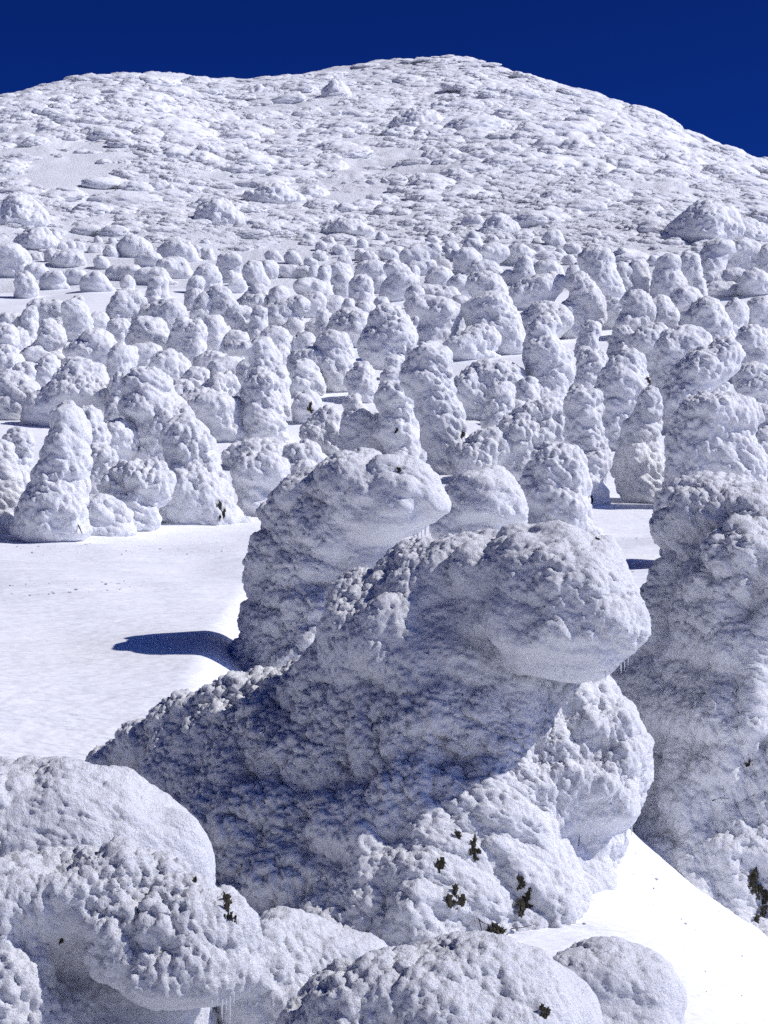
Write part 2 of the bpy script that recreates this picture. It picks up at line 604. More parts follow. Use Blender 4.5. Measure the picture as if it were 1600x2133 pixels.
#==FOREGROUND==
# ------------------------------------------------------------------ the big trees in front
FG_LAYERS = [(1.05, .50), (.40, .20), (.145, .125), (.07, .08)]
CAP_LAYERS = [(.9, .26), (.30, .13), (.115, .10), (.055, .06)]
def big(label, D, blobs, seed, h=.13, k=.5, streak=.55, nsub=2, base_px=None, layers=FG_LAYERS, warp=.09, tilt=(0, 0)):
    global NT
    B = []
    for b in blobs:
        b = list(b) + [0.0, 1.0, 1.0][len(b) - 4:]
        b[4] += max(0.0, tilt[0] - b[0]) * D / F * tilt[1] * min(1.0, max(0.0, (1880 - b[1]) / 260))       # the left flank turns away from the viewer
        B.append(blob(*b[:4], D, *b[4:]))
    bx = (base_px - CX) / F * D
    base = (bx, D, float(terrain(np.array([bx]), np.array([D]), False)[0]))
    t = Tree(B, D, base, h, nsub, layers, k, seed, label, M_RIME_NEAR, "large rime trees in the foreground", parts=True, streak=streak, warp=warp)
    NT += t.tris
    return t

# (px, py, rx, ry, depth offset m, roughness, depth factor)
main_tree = big("huge hunched rime tree in the centre, its round head overhanging to the right", 30.0, [
    (1185, 1235, 104, 112, -1.35, .9), (1090, 1220, 130, 100, -.5), (1222, 1272, 82, 104, -1.0, .2), (1160, 1305, 116, 84, -1.25, .8),
    (1000, 1240, 120, 100, .35), (900, 1255, 110, 84, .45), (960, 1320, 130, 110, .5), (815, 1258, 82, 66, 0),
    (810, 1350, 92, 120, 0), (900, 1350, 150, 120, .3), (880, 1430, 170, 150, .2), (1000, 1430, 150, 130, .45, .8), (930, 1520, 160, 130, .2), (960, 1640, 170, 130, -.2), (1120, 1560, 100, 120, .35, .6), (1090, 1660, 110, 130, .1), (1090, 1470, 110, 110, .6, .35), (760, 1470, 140, 110, .1),
    (620, 1490, 130, 80, .4), (500, 1535, 130, 78, .4), (390, 1575, 110, 66, .3), (300, 1605, 80, 48, .2), (240, 1622, 42, 26, .1),
    (900, 1560, 170, 130, .1), (1060, 1590, 100, 100, .7, .5), (720, 1610, 180, 140, -.1), (560, 1650, 170, 130, 0), (440, 1680, 120, 110, .2),
    (1215, 1500, 78, 70, .1, .7), (1215, 1590, 94, 95, .1, .9), (1246, 1600, 64, 100, .2, .2), (1215, 1670, 98, 66, -.2, .9), (1150, 1640, 70, 90, .3), (1130, 1720, 80, 110, .2), (1160, 1800, 75, 90, .2, .7),
    (880, 1740, 160, 120, -.8), (1000, 1780, 130, 130, -.7), (1060, 1860, 90, 120, -.8), (780, 1790, 160, 130, -.8), (640, 1800, 150, 140, -.3), (520, 1790, 120, 150, -.1),
    (900, 1890, 180, 130, -1.4), (1040, 1930, 90, 80, -1.5), (700, 1920, 180, 90, -.7), (560, 1930, 120, 80, -.5), (800, 2010, 260, 110, -.9),
    (1100, 1880, 80, 110, -.9), (1130, 1950, 90, 80, -.9, .8), (1180, 1880, 60, 80, -.1, .6),
], 11, h=.122, k=.75, base_px=850, tilt=(900, .75))
print("main", main_tree.tris, round(time.time() - T0, 1))

hunched = big("stooping rime tree behind the huge central tree, its head bowed over to the right", 42.0, [
    (740, 1005, 75, 52, 0), (820, 1015, 80, 60, -.2, 1), (860, 1040, 64, 56, -.15, .7), (665, 1045, 78, 60, 0), (780, 1080, 80, 55, .1, .5),
    (700, 1110, 90, 62, .2, .8), (625, 1125, 72, 72, 0), (600, 1210, 68, 80, 0), (680, 1200, 80, 80, .3), (640, 1280, 90, 80, 0), (590, 1310, 76, 80, -.1),
    (680, 1320, 90, 90, .1), (590, 1400, 90, 80, -.2), (690, 1420, 110, 90, -.1), (640, 1490, 130, 80, -.2), (578, 1078, 22, 16, .3), (780, 1180, 60, 60, .5, .5),
], 23, h=.15, k=.45, base_px=640, tilt=(760, .8))
print("hunched", hunched.tris)

side_dome = big("smooth-sided rime dome between the stooping tree and the huge central tree", 48.0, [
    (1005, 1042, 74, 56, 0), (1030, 1055, 56, 57, .1, .35), (965, 1075, 45, 42, 0), (930, 1110, 30, 30, 0), (990, 1130, 62, 70, .2, .7),
    (990, 1230, 60, 90, .2), (1000, 1340, 80, 90, 0),
], 29, h=.16, k=.4, base_px=995)

right_tree = big("towering rime tree at the right edge with folded snow pleats and a blue shaded side", 34.0, [
    (1472, 1078, 62, 48, .3), (1540, 1058, 66, 42, .4), (1418, 1102, 28, 28, .2), (1590, 1110, 70, 55, 0), (1470, 1160, 66, 80, .5), (1440, 1235, 66, 80, .5), (1490, 1225, 26, 95, -.6), (1548, 1200, 26, 90, -.7), (1595, 1260, 28, 120, -.8), (1445, 1360, 26, 110, .1), (1505, 1420, 28, 130, -.5), (1560, 1460, 28, 130, -.8), (1460, 1560, 26, 110, -.3), (1520, 1620, 30, 120, -.8),
    (1505, 1215, 48, 85, -.2), (1590, 1240, 50, 100, -.3), (1415, 1310, 76, 95, .4), (1480, 1330, 80, 110, .1), (1570, 1370, 90, 120, -.1), (1640, 1280, 90, 130, 0),
    (1380, 1420, 78, 95, .4), (1440, 1470, 110, 110, .1), (1540, 1500, 110, 120, -.2), (1650, 1500, 120, 200, 0), (1380, 1540, 75, 110, .3),
    (1400, 1640, 80, 100, .1), (1500, 1640, 110, 110, -.3), (1600, 1660, 110, 130, -.4), (1395, 1740, 66, 90, -.1), (1470, 1740, 80, 110, -.5),
    (1550, 1800, 110, 120, -.7), (1640, 1850, 100, 130, -.7), (1450, 1850, 70, 90, -.6), (1520, 1900, 80, 90, -.8), (1600, 1950, 110, 100, -.9), (1680, 1950, 100, 150, -.6),
    (1350, 1740, 60, 70, -.4), (1385, 1810, 66, 76, -.7), (1440, 1890, 85, 80, -1.0), (1505, 1960, 95, 80, -1.3), (1590, 2030, 120, 85, -1.5), (1660, 2070, 120, 90, -1.6),
], 37, h=.13, k=.32, base_px=1530, tilt=(1500, .85))
print("right", right_tree.tris, round(time.time() - T0, 1))

left_back = big("broad rime dome at the left edge with a glossy smooth right flank", 20.5, [
    (60, 1720, 170, 125, 0), (180, 1740, 150, 115, 0), (250, 1790, 150, 135, -.05, .75), (318, 1818, 120, 140, .18, .08), (140, 1830, 200, 120, .1), (-80, 1760, 150, 140, 0),
    (180, 1960, 220, 150, .3), (250, 2100, 200, 200, .4),
], 41, h=.1, layers=CAP_LAYERS, k=.35, base_px=190)
left_front = big("lumpy rime head in the bottom left corner with icicles under its chin", 17.0, [
    (220, 1872, 105, 88, 0), (320, 1900, 110, 95, 0), (400, 1950, 95, 90, -.1, .8), (430, 1985, 74, 85, -.1, .3), (455, 2020, 58, 52, -.1, .15), (360, 2010, 110, 72, -.2), (130, 1880, 80, 80, .2),
    (40, 1890, 100, 66, 0), (-50, 1900, 100, 90, 0), (120, 1960, 130, 70, .5, .4), (20, 2040, 62, 62, -.2), (300, 2090, 130, 60, .5, .1), (150, 2110, 170, 70, .4, .25),
    (200, 2230, 220, 110, .3, .5), (20, 2140, 90, 90, 0),
], 43, h=.09, layers=CAP_LAYERS, k=.3, base_px=230)
print("left", left_back.tris + left_front.tris, round(time.time() - T0, 1))
low_back = big("low rime hump wedged between the bottom left head and the bottom centre dome", 21.0, [
    (590, 1995, 90, 68, 0), (660, 1998, 100, 62, .1, .25), (720, 2010, 80, 50, .2, .12), (545, 2070, 62, 80, -.2), (620, 2100, 100, 70, -.2), (600, 2200, 150, 90, 0),
], 47, h=.1, layers=CAP_LAYERS, k=.3, base_px=610)
front_dome = big("large rime dome at the bottom centre with a smooth rounded right shoulder", 15.5, [
    (900, 2091, 190, 112, 0), (790, 2116, 140, 90, 0), (1010, 2101, 170, 108, 0, .5), (1070, 2126, 165, 110, .05, .06), (700, 2146, 90, 60, 0), (1130, 2176, 110, 90, .05, .06),
    (930, 2246, 270, 130, .1), (900, 2416, 260, 150, .2),
], 53, h=.085, layers=CAP_LAYERS, k=.3, base_px=920)
small_dome = big("small frosted dome beside the bottom centre dome, fading into the bright snow bank", 19.5, [
    (1250, 2050, 92, 78, 0, .8), (1300, 2085, 105, 90, .15, .3), (1200, 2080, 60, 60, 0, .6), (1260, 2170, 150, 110, .1, .3), (1260, 2300, 180, 150, .1, .3),
], 59, h=.1, layers=CAP_LAYERS, k=.3, base_px=1260)
print("fg tris", NT, round(time.time() - T0, 1))

# dark needles, twigs and icicles that stick out of the crust
for i, a in enumerate([(915, 1803, 12), (955, 1742, 7), (985, 1762, 10), (991, 1775, 9), (942, 1866, 14), (958, 1880, 12), (1086, 1838, 8), (1098, 1862, 9), (1090, 1892, 14), (1104, 1884, 9), (1022, 1948, 17), (1040, 1956, 17), (1205, 1750, 6), (1245, 1124, 4)]):
    main_tree.needles(*a, seed=i, aspect=1.3)
for tw in ([(998, 1915), (1004, 1940), (1000, 1962)], [(1000, 1918), (1018, 1928), (1030, 1948)], [(1064, 1960), (1070, 1980), (1082, 1990)],
           [(1066, 1934), (1090, 1932), (1115, 1925)], [(1062, 1968), (1078, 1972), (1086, 1982)], [(1072, 1540), (1090, 1538), (1104, 1532)]):
    main_tree.twig(tw)
for x, y, l in [(1262, 1396, 22), (1271, 1392, 34), (1283, 1386, 26), (1294, 1378, 40), (1301, 1370, 24), (1309, 1362, 32), (1290, 1735, 24), (1304, 1728, 34), (1316, 1720, 26)]:
    main_tree.icicle(x, y, l, .016)
hunched.needles(832, 979, 5, 1, .9)
for x, y, l in [(862, 1112, 45), (870, 1110, 60), (878, 1108, 36), (886, 1104, 55), (895, 1100, 40), (826, 1150, 36)]:
    hunched.icicle(x, y, l, .022)
for i, a in enumerate([(1566, 1838, 14), (1575, 1852, 12), (1584, 1908, 13), (1592, 1898, 9), (1594, 1868, 9), (1466, 1913, 7), (1550, 1950, 8), (1558, 1590, 5)]):
    right_tree.needles(*a, seed=i + 2, aspect=1.2)
for tw in ([(1484, 1668), (1500, 1662), (1520, 1664)], [(1550, 1592), (1566, 1584), (1580, 1580)], [(1462, 1904), (1470, 1914), (1478, 1912)], [(1548, 1940), (1554, 1956), (1550, 1966)]):
    right_tree.twig(tw)
for i, a in enumerate([(474, 1880, 10), (472, 1896, 9), (480, 1914, 9), (490, 1918, 6), (405, 1834, 5), (128, 1955, 5)]):
    left_front.needles(*a, seed=i + 1, aspect=1.5)
left_front.twig([(470, 1890), (474, 1872), (478, 1864)], .02, .02)
for x, y, l in [(452, 2076, 60), (462, 2076, 80), (470, 2074, 50), (478, 2070, 66), (486, 2064, 40), (440, 2080, 40), (512, 2046, 16), (306, 2120, 20), (316, 2120, 26)]:
    left_front.icicle(x, y, l, .012)
front_dome.needles(1135, 2108, 10, 3, 1.5)

# ------------------------------------------------------------------ the forest of rime trees
# (foot y in the photo, [(x, y, rx, ry), ...], landmark phrase or None, label or None)
FOREST = [
 # front row, left to right
 (1112, [(5,960,22,32),(12,1030,26,50),(5,1085,32,40)], "pillar cut by the left edge", "pale rime pillar cut off by the left edge of the forest's front row"),
 (1122, [(142,870,28,30),(147,925,34,50),(128,1000,50,60),(105,1075,66,52)], "tall front-row pillar on the left", "tall broad rime pillar, the biggest of the forest's front row on the left"),
 (1112, [(207,1078,44,40),(240,1085,20,26)], None, "low blunt snow lump at the foot of the tall left pillar, right side"),
 (1102, [(290,995,56,34),(325,1020,22,36),(245,1020,22,28),(282,1065,42,45)], "arched tree of the front row", "arched mushroom-shaped rime tree with a dark blue hollow below its cap"),
 (1090, [(385,905,40,40),(402,960,48,50),(405,1030,66,50),(410,1062,72,32)], "steep rime cone of the front row", "wide steep rime cone with a bare dark twig near its right foot"),
 (1072, [(543,982,45,38),(545,1028,38,38)], "egg-shaped rime tree", "egg-shaped rime tree standing alone on open snow left of the stooping tree"),
 (1050, [(1220,838,33,30),(1213,885,28,40),(1235,955,28,45),(1212,1000,38,48)], "hooded rime figure", "slim hooded rime tree with a round head like a cloaked figure"),
 (1042, [(1355,850,20,35),(1335,905,34,45),(1330,975,48,50),(1350,1010,44,38)], "pointed cone with the cast shadow", "pointed rime cone whose right half lies in a neighbour's shadow"),
 (1056, [(1500,858,60,38),(1455,895,48,48),(1540,870,42,36),(1420,945,30,58),(1515,950,62,62),(1560,985,30,52),(1440,1000,42,50)], "massive rime tree at the right", "massive shaggy rime tree at the right of the front row, shaded left flank"),
 (1112, [(1160,968,50,42),(1140,1030,52,40),(1168,1065,48,45),(1190,1000,30,40)], "bulky rime tree behind the central head", "bulky rime tree rising right behind the huge central tree's head"),
 (1175, [(1490,1032,82,42),(1440,1060,50,40),(1540,1060,50,40)], None, "low frosted dome peeping over the right-edge tree"),
 (1026, [(1598,905,28,48),(1600,960,30,55)], None, "shaded blue rime tree cut by the right edge beside the massive tree"),
 # second row
 (1030, [(37,925,27,30),(30,980,24,40)], None, "block-topped rime stump just left of the tall left pillar"),
 (1012, [(186,885,22,32),(195,935,25,40)], None, None),
 (1002, [(240,912,44,32),(215,948,36,34),(265,935,22,28)], None, "hooked rime tree bending over right of the tall left pillar"),
 (1062, [(208,968,32,42),(200,1020,26,40)], None, None),
 (1000, [(303,800,40,32),(320,855,58,44),(350,885,56,42),(318,930,36,56)], "tiered rime tower at the left", "tiered rime tower with a blocky head standing behind the arched tree"),
 (885, [(172,780,46,28),(165,822,72,32),(108,850,50,30),(218,830,40,24)], "spreading rime mass at the left", "spreading shaggy rime mass with a dark slope running down to the left edge"),
 (872, [(25,805,35,32),(55,832,28,36),(15,850,32,22)], None, "ragged rime clump at the left edge beside a patch of flat snow"),
 (915, [(450,852,52,28),(405,842,32,26),(468,880,36,30)], "overhanging bean-shaped tree", "bean-shaped rime tree overhanging a dark shaded hollow"),
 (850, [(468,803,27,28),(440,825,25,22)], None, None),
 (916, [(540,800,30,32),(545,850,38,45),(545,893,42,28)], "twin pillars", "front one of the twin tall rime pillars left of centre"),
 (872, [(548,736,26,32),(560,785,32,45),(572,812,28,42),(508,728,32,14)], None, "back one of the twin tall pillars, with an arm reaching left"),
 (822, [(635,783,27,33),(640,806,30,18)], "small smooth cone in the clearing", "small smooth rime cone at the edge of the central clearing"),
 (880, [(643,847,26,30)], "little ball tree", "little ball-shaped rime tree with dark needles showing, alone in the clearing"),
 (834, [(753,793,27,32),(760,812,20,20)], None, "drop-shaped rime tree standing clear at the right of the clearing"),
 (946, [(680,880,30,30),(664,910,32,30),(700,920,20,26)], None, "stubby rime tree with a dark left side below the little ball tree"),
 (957, [(735,845,15,20),(745,890,30,36),(735,925,28,28),(785,908,35,46)], "clump below the clearing", "clump of fused rime stems below and right of the clearing"),
 (962, [(815,828,30,30),(832,852,25,30),(820,900,36,32),(850,935,32,26)], None, "rime tree with a flat snow shelf left of the long leaning column"),
 (970, [(550,945,62,30),(510,955,35,20)], None, "flat shaded rime hummock behind the egg-shaped tree"),
 (1022, [(635,955,40,36),(618,992,36,28),(650,985,34,30)], None, "tent-shaped rime tree with furrows right of the egg-shaped tree"),
 (986, [(902,745,33,28),(882,785,42,36),(905,830,38,45),(920,890,40,50),(935,940,36,42)], "long leaning column", "long leaning rime column with bright right edge in the middle of the forest"),
 (872, [(1020,785,45,34),(1062,800,34,34),(980,820,40,38),(1020,842,52,26)], "wide shaded bush", "wide bush-like rime tree with a deep shaded front right of the leaning column"),
 (872, [(1145,675,22,24),(1122,694,24,20),(1130,738,36,40),(1150,782,40,40),(1176,755,20,26),(1130,820,40,36)], "knobbly tower with a small head", "knobbly rime tower with a small round head on a bright neck"),
 (1006, [(1140,868,46,34),(1085,930,56,58),(1168,905,22,42),(1110,880,40,30)], None, "dark-flanked rime tree directly below the knobbly tower"),
 (1006, [(1025,930,40,40),(985,972,30,40)], None, None),
 (885, [(1070,853,28,15)], None, "small frosted cap in the shade of the wide bush-like tree"),
 (842, [(1235,768,33,34),(1225,808,22,32)], "ball-headed tree at right centre", "ball-headed rime tree with a smooth bright right cheek at right centre"),
 (932, [(1312,758,30,30),(1290,800,38,45),(1275,865,30,58),(1330,830,25,50)], "split rime tree", "split rime tree with a bright snow slab down its right side"),
 (812, [(1370,700,25,24),(1345,720,32,30),(1365,768,18,40)], None, "rime tree with a bright narrow trunk left of the twin right domes"),
 (832, [(1430,714,50,34),(1400,740,28,40),(1455,735,36,30)], "twin right domes", "rear and higher of the twin rime domes at the right"),
 (902, [(1512,744,34,34),(1470,770,45,36),(1435,800,40,45),(1425,850,38,50)], None, "front one of the twin right domes, long shaded body sloping left"),
 (792, [(1575,718,38,33),(1570,750,42,32)], None, "big rime tree at the right edge behind the massive tree"),
 (852, [(1570,785,42,26),(1585,815,40,28)], None, "shelf-like rime mass at the right edge above the massive tree"),
 # third row
 (797, [(252,750,22,30),(268,735,20,15)], None, None),
 (762, [(300,738,30,20)], None, None),
 (792, [(355,764,40,25)], None, "wide overhanging rime cap left of the twin pillars"),
 (812, [(157,772,30,26),(170,790,26,22)], None, None),
 (815, [(103,768,20,26),(100,790,22,22)], None, None),
 (816, [(53,788,24,26)], None, None),
 (802, [(10,760,25,36)], None, None),
 (782, [(445,755,36,18)], None, None),
 (806, [(475,772,34,28)], None, None),
 (812, [(415,795,25,25),(385,815,22,20)], None, None),
 (812, [(650,753,42,26),(682,775,22,30),(615,765,12,20)], None, "arched rime tree directly behind the small smooth cone"),
 (812, [(690,722,34,28),(702,768,36,40)], None, "rime tree with smooth right flank behind the drop-shaped tree"),
 (767, [(590,745,13,18)], None, None),
 (792, [(805,665,35,28),(832,708,34,40),(790,722,40,46),(842,758,22,28)], "big shaded pair at centre", "big rime tree in the centre, left half in deep blue shade"),
 (747, [(890,640,28,25),(926,655,34,28),(902,705,40,36)], None, "mushroom-headed rime tree with shaded trunk left of the great cone"),
 (747, [(1002,708,40,30),(962,728,42,20)], None, "half-round rime dome at the foot of the great cone"),
 (737, [(990,648,30,24),(1030,640,30,34),(1050,680,32,40),(1062,708,30,30),(1010,690,36,40)], "great rime cone", "great rime cone, the largest tree right of centre in the middle rows"),
 (662, [(1010,598,36,28),(1030,618,25,25)], None, None),
 (712, [(1140,668,46,38),(1110,685,40,28)], None, "fully shaded blue rime tree right of the great cone"),
 (702, [(1205,590,22,22),(1225,630,28,36),(1240,660,20,28),(1190,660,25,36)], "tall slope-backed tree", "tall slope-backed rime tree leaning on a shorter one at the right"),
 (647, [(1240,542,33,30),(1255,588,33,36),(1275,610,20,22)], "high column at upper right", "high bulging rime column at the upper right, tallest by the open snow"),
 # upper rows
 (702, [(1320,625,22,20),(1335,652,30,34),(1312,680,30,20)], None, "round-shouldered rime tree right of the tall slope-backed tree"),
 (682, [(1280,650,25,22)], None, None),
 (694, [(1380,640,20,22),(1388,668,26,22)], None, None),
 (666, [(1430,630,33,27)], None, None),
 (712, [(1470,650,32,28),(1480,680,38,28)], None, None),
 (706, [(1535,655,23,25),(1526,690,20,20)], None, "crusted rime tree with dark cracks near the right edge"),
 (702, [(1588,655,30,32)], None, None),
 (612, [(1298,578,18,30)], None, None), (610, [(1333,570,17,30)], None, None),
 (622, [(1390,550,22,18),(1390,590,30,30),(1415,597,16,16)], None, "double-topped rime tree below the open snow at the upper right"),
 (596, [(1436,550,19,24),(1437,575,20,20)], None, "narrow upright rime stump standing alone under the open snow"),
 (584, [(1500,520,28,20),(1480,550,26,32)], None, "slanting rime tree at the upper right, left of the pair"),
 (577, [(1555,525,34,25),(1530,550,26,26),(1570,550,22,26)], "upper right corner tree", "blunt furrowed rime tree at the forest's upper right corner"),
 (616, [(1490,582,26,16),(1530,580,26,20),(1500,600,56,14)], None, "long low rime hedge with a shaded foot at the upper right"),
 (613, [(1577,590,34,24)], None, None), (577, [(1597,540,14,28)], None, None),
 (570, [(868,534,30,24),(906,527,12,18)], None, "twin-knobbed rime tree at the upper edge of the forest, centre"),
 (572, [(878,554,11,14),(896,555,14,13)], None, None),
 (542, [(987,500,13,18),(985,520,20,20)], "uppermost spire", "uppermost little rime spire poking above the forest's back edge"),
 (567, [(975,542,25,22)], None, None), (557, [(1030,526,30,20),(1012,548,18,14)], None, None), (552, [(1080,530,26,18)], None, None),
 (627, [(822,560,20,18),(845,590,22,24),(815,605,20,25)], None, None), (606, [(918,583,28,22)], None, None),
 (592, [(1008,565,30,22)], None, None), (622, [(960,600,25,22)], None, None),
 (592, [(1092,555,14,20),(1090,575,22,18)], None, "sharp rime spire with shaded foot right of the uppermost spire"),
 (582, [(1140,562,30,17)], None, None), (642, [(1120,605,46,28),(1090,620,36,22),(1155,588,24,20)], None, "smooth wide rime dome above the fully shaded tree"),
 (642, [(890,612,25,18),(930,620,30,18)], None, None),
 (592, [(705,570,27,20)], None, None), (618, [(716,592,17,20)], None, None), (642, [(752,600,22,28),(756,624,20,18)], None, None),
 (592, [(775,565,32,20)], None, None), (610, [(790,592,13,15)], None, None),
 (626, [(640,598,28,18),(668,606,20,15)], None, None), (657, [(650,632,25,20)], None, None), (656, [(692,635,20,17)], None, None),
 (702, [(672,682,26,20),(650,686,13,14)], None, None), (722, [(730,665,38,22),(726,690,44,22)], None, None),
 (736, [(575,706,28,20)], None, None), (736, [(630,716,22,20)], None, None),
 (692, [(585,655,36,25),(616,640,20,20)], None, None), (702, [(611,686,20,17)], None, None), (747, [(494,716,21,26)], None, None),
 (706, [(500,660,26,22),(515,686,20,18)], None, None), (662, [(537,610,15,16),(530,636,36,22)], None, None),
 (672, [(455,615,20,18),(466,646,25,25)], None, None), (747, [(447,690,22,30),(452,728,25,28)], None, None),
 (762, [(405,695,20,26),(405,738,22,32)], None, None), (612, [(430,580,26,25)], None, None), (587, [(478,545,22,15),(475,566,20,20)], None, None),
 (594, [(532,568,18,24)], None, "neat thimble-shaped rime tree standing apart at the forest's upper edge"),
 (580, [(561,562,16,16)], None, None), (578, [(590,567,12,10),(606,566,12,12)], None, None), (609, [(495,597,15,13)], None, None),
 (742, [(310,690,36,30),(326,715,32,24),(286,710,20,22)], None, None), (722, [(246,690,22,25)], None, None),
 (762, [(200,710,30,25),(215,735,30,22),(170,735,32,22)], "dark-footed dome at the left", "wide rime dome with a dark shaded left foot on the left side"),
 (752, [(103,685,18,20),(112,710,25,26),(82,737,36,14)], None, "cone-shaped rime tree with a low tail pointing left"),
 (760, [(8,715,25,36)], None, None), (726, [(40,706,18,20)], None, None), (702, [(25,680,40,22)], None, None),
 (697, [(205,676,18,24)], None, None), (707, [(155,646,25,20),(165,676,25,24)], None, None), (687, [(80,646,22,18),(110,652,22,26)], None, None),
 (692, [(345,655,34,30)], None, None), (687, [(270,630,33,28),(255,655,30,26),(286,652,22,25)], "blocky tree on the upper left", "blocky furrowed rime tree at the upper left beside open snow"),
 (760, [(385,690,22,24),(375,725,22,28)], None, None),
 # scattered small trees above the forest, left
 (620, [(50,582,17,13),(56,603,20,18)], None, None), (602, [(108,583,21,17)], None, None), (592, [(155,577,24,13)], None, None),
 (606, [(198,588,26,18)], None, None), (582, [(258,567,33,14)], None, None), (592, [(316,574,30,17)], None, None), (556, [(310,540,24,14)], None, None),
 (572, [(15,540,42,32)], None, "snow-plastered bush at the left edge above the forest"), (554, [(142,538,30,15)], None, None),
 (537, [(280,516,34,21)], None, None), (547, [(367,525,36,23)], None, None), (578, [(360,556,30,20)], None, None),
 (580, [(75,564,20,14)], None, None), (578, [(632,568,22,10)], None, None), (516, [(1155,497,16,18)], None, None),
]
# slimmer trees that fill the rows between them
CLEAR = [(560, 795, 740, 960), (425, 905, 525, 1075), (905, 735, 1095, 800), (1205, 860, 1300, 1060), (1270, 480, 1460, 545), (0, 855, 70, 905), (185, 735, 235, 805), (540, 590, 620, 625),
         (0, 590, 235, 640), (430, 480, 640, 545), (600, 980, 700, 1100), (0, 1000, 480, 1200), (1200, 1000, 1400, 1300)]
fr = random.Random(17)
def silhouettes():
    return [b for f in FOREST for b in f[1]]
tries = 0
while tries < 4000 and len(FOREST) < 190:
    tries += 1
    fy = fr.uniform(585, 1000); x = fr.uniform(5, 1595)
    ht = float(np.interp(fy, [570, 640, 760, 1000], [34, 60, 92, 150])) * fr.uniform(.7, 1.15)
    wd = ht * fr.uniform(.34, .52)
    if any(c[0] - wd * .6 < x < c[2] + wd * .6 and c[1] < fy - ht * .25 and fy - ht < c[3] and (c[1] < fy < c[3] or c[1] < fy - ht * .5 < c[3]) for c in CLEAR): continue
    top = fy - ht
    if any(abs(b[0] - x) < b[2] * .75 and abs(b[1] - (top + wd * .4)) < b[3] * .8 for b in silhouettes()): continue
    if any(abs((f[1][-1][0]) - x) < wd * .55 and abs(f[0] - fy) < ht * .28 for f in FOREST): continue
    lean = fr.uniform(-.05, .22) * wd
    bl = [(x + lean * 1.6, top + wd * .40, wd * .42, wd * .40), (x + lean * .6, top + ht * .42, wd * .46, ht * .27), (x, top + ht * .72, wd * .56, ht * .26)]
    FOREST.append((fy, bl, None, None))
tries = 0
while tries < 3000 and len(FOREST) < 244:                 # half-buried little trees where the forest thins out uphill
    tries += 1
    fy = 500 + 105 * fr.random() ** .7; x = fr.uniform(5, 1595)
    ht = float(np.interp(fy, [500, 600], [15, 34])) * fr.uniform(.7, 1.2)
    wd = ht * fr.uniform(.8, 1.5)
    if any(c[0] < x < c[2] and c[1] < fy < c[3] for c in CLEAR): continue
    if any(abs(b[0] - x) < b[2] + wd * .35 and abs(b[1] - (fy - ht * .5)) < b[3] + ht * .3 for b in silhouettes()): continue
    FOREST.append((fy, [(x, fy - ht * .55, wd * .4, ht * .45), (x + wd * .25, fy - ht * .35, wd * .32, ht * .36)], None, None))
order = list(range(len(FOREST)))
info = []
for i in order:
    fy, bl, lm, lab = FOREST[i]
    x0 = min(b[0] - b[2] for b in bl); x1 = max(b[0] + b[2] for b in bl); y0 = min(b[1] - b[3] for b in bl)
    info.append(((x0 + x1) / 2, y0, fy, x1 - x0, fy - y0))
landmarks = [i for i in order if FOREST[i][2]]
labels = {}
pend = {}
for i in order:
    if FOREST[i][3]:
        labels[i] = FOREST[i][3]; continue
    cx, y0, fy, wd, ht = info[i]
    best = min(landmarks, key=lambda j: math.hypot(info[j][0] - cx, 1.3 * (info[j][2] - fy)))
    dx, dy = cx - info[best][0], fy - info[best][2]
    dirw = ("left of" if dx < 0 else "right of") if abs(dx) > abs(dy) else ("below" if dy > 0 else "above")
    size = "small" if ht < 48 else ("medium" if ht < 75 else "tall")
    shape = "low wide" if wd / ht > 1.15 else ("rounded" if wd / ht > .75 else "upright")
    pend.setdefault((f"{size} {shape} rime tree", dirw, FOREST[best][2]), []).append((math.hypot(dx, dy), i))
ORD = ["nearest", "second", "third", "fourth", "fifth", "sixth", "seventh", "eighth", "ninth", "tenth", "eleventh", "twelfth", "thirteenth", "fourteenth", "fifteenth", "sixteenth", "seventeenth", "eighteenth"]
for (a, d, l), L in pend.items():
    L.sort()
    for n, (_, i) in enumerate(L):
        labels[i] = f"{a} {d} the {l}" if len(L) == 1 else f"{a}, {ORD[n]} one {d} the {l}"
def foot(cx, fy):
    return ground_hit(cx, fy)
FOREST_OBJ = {}
ntf = 0
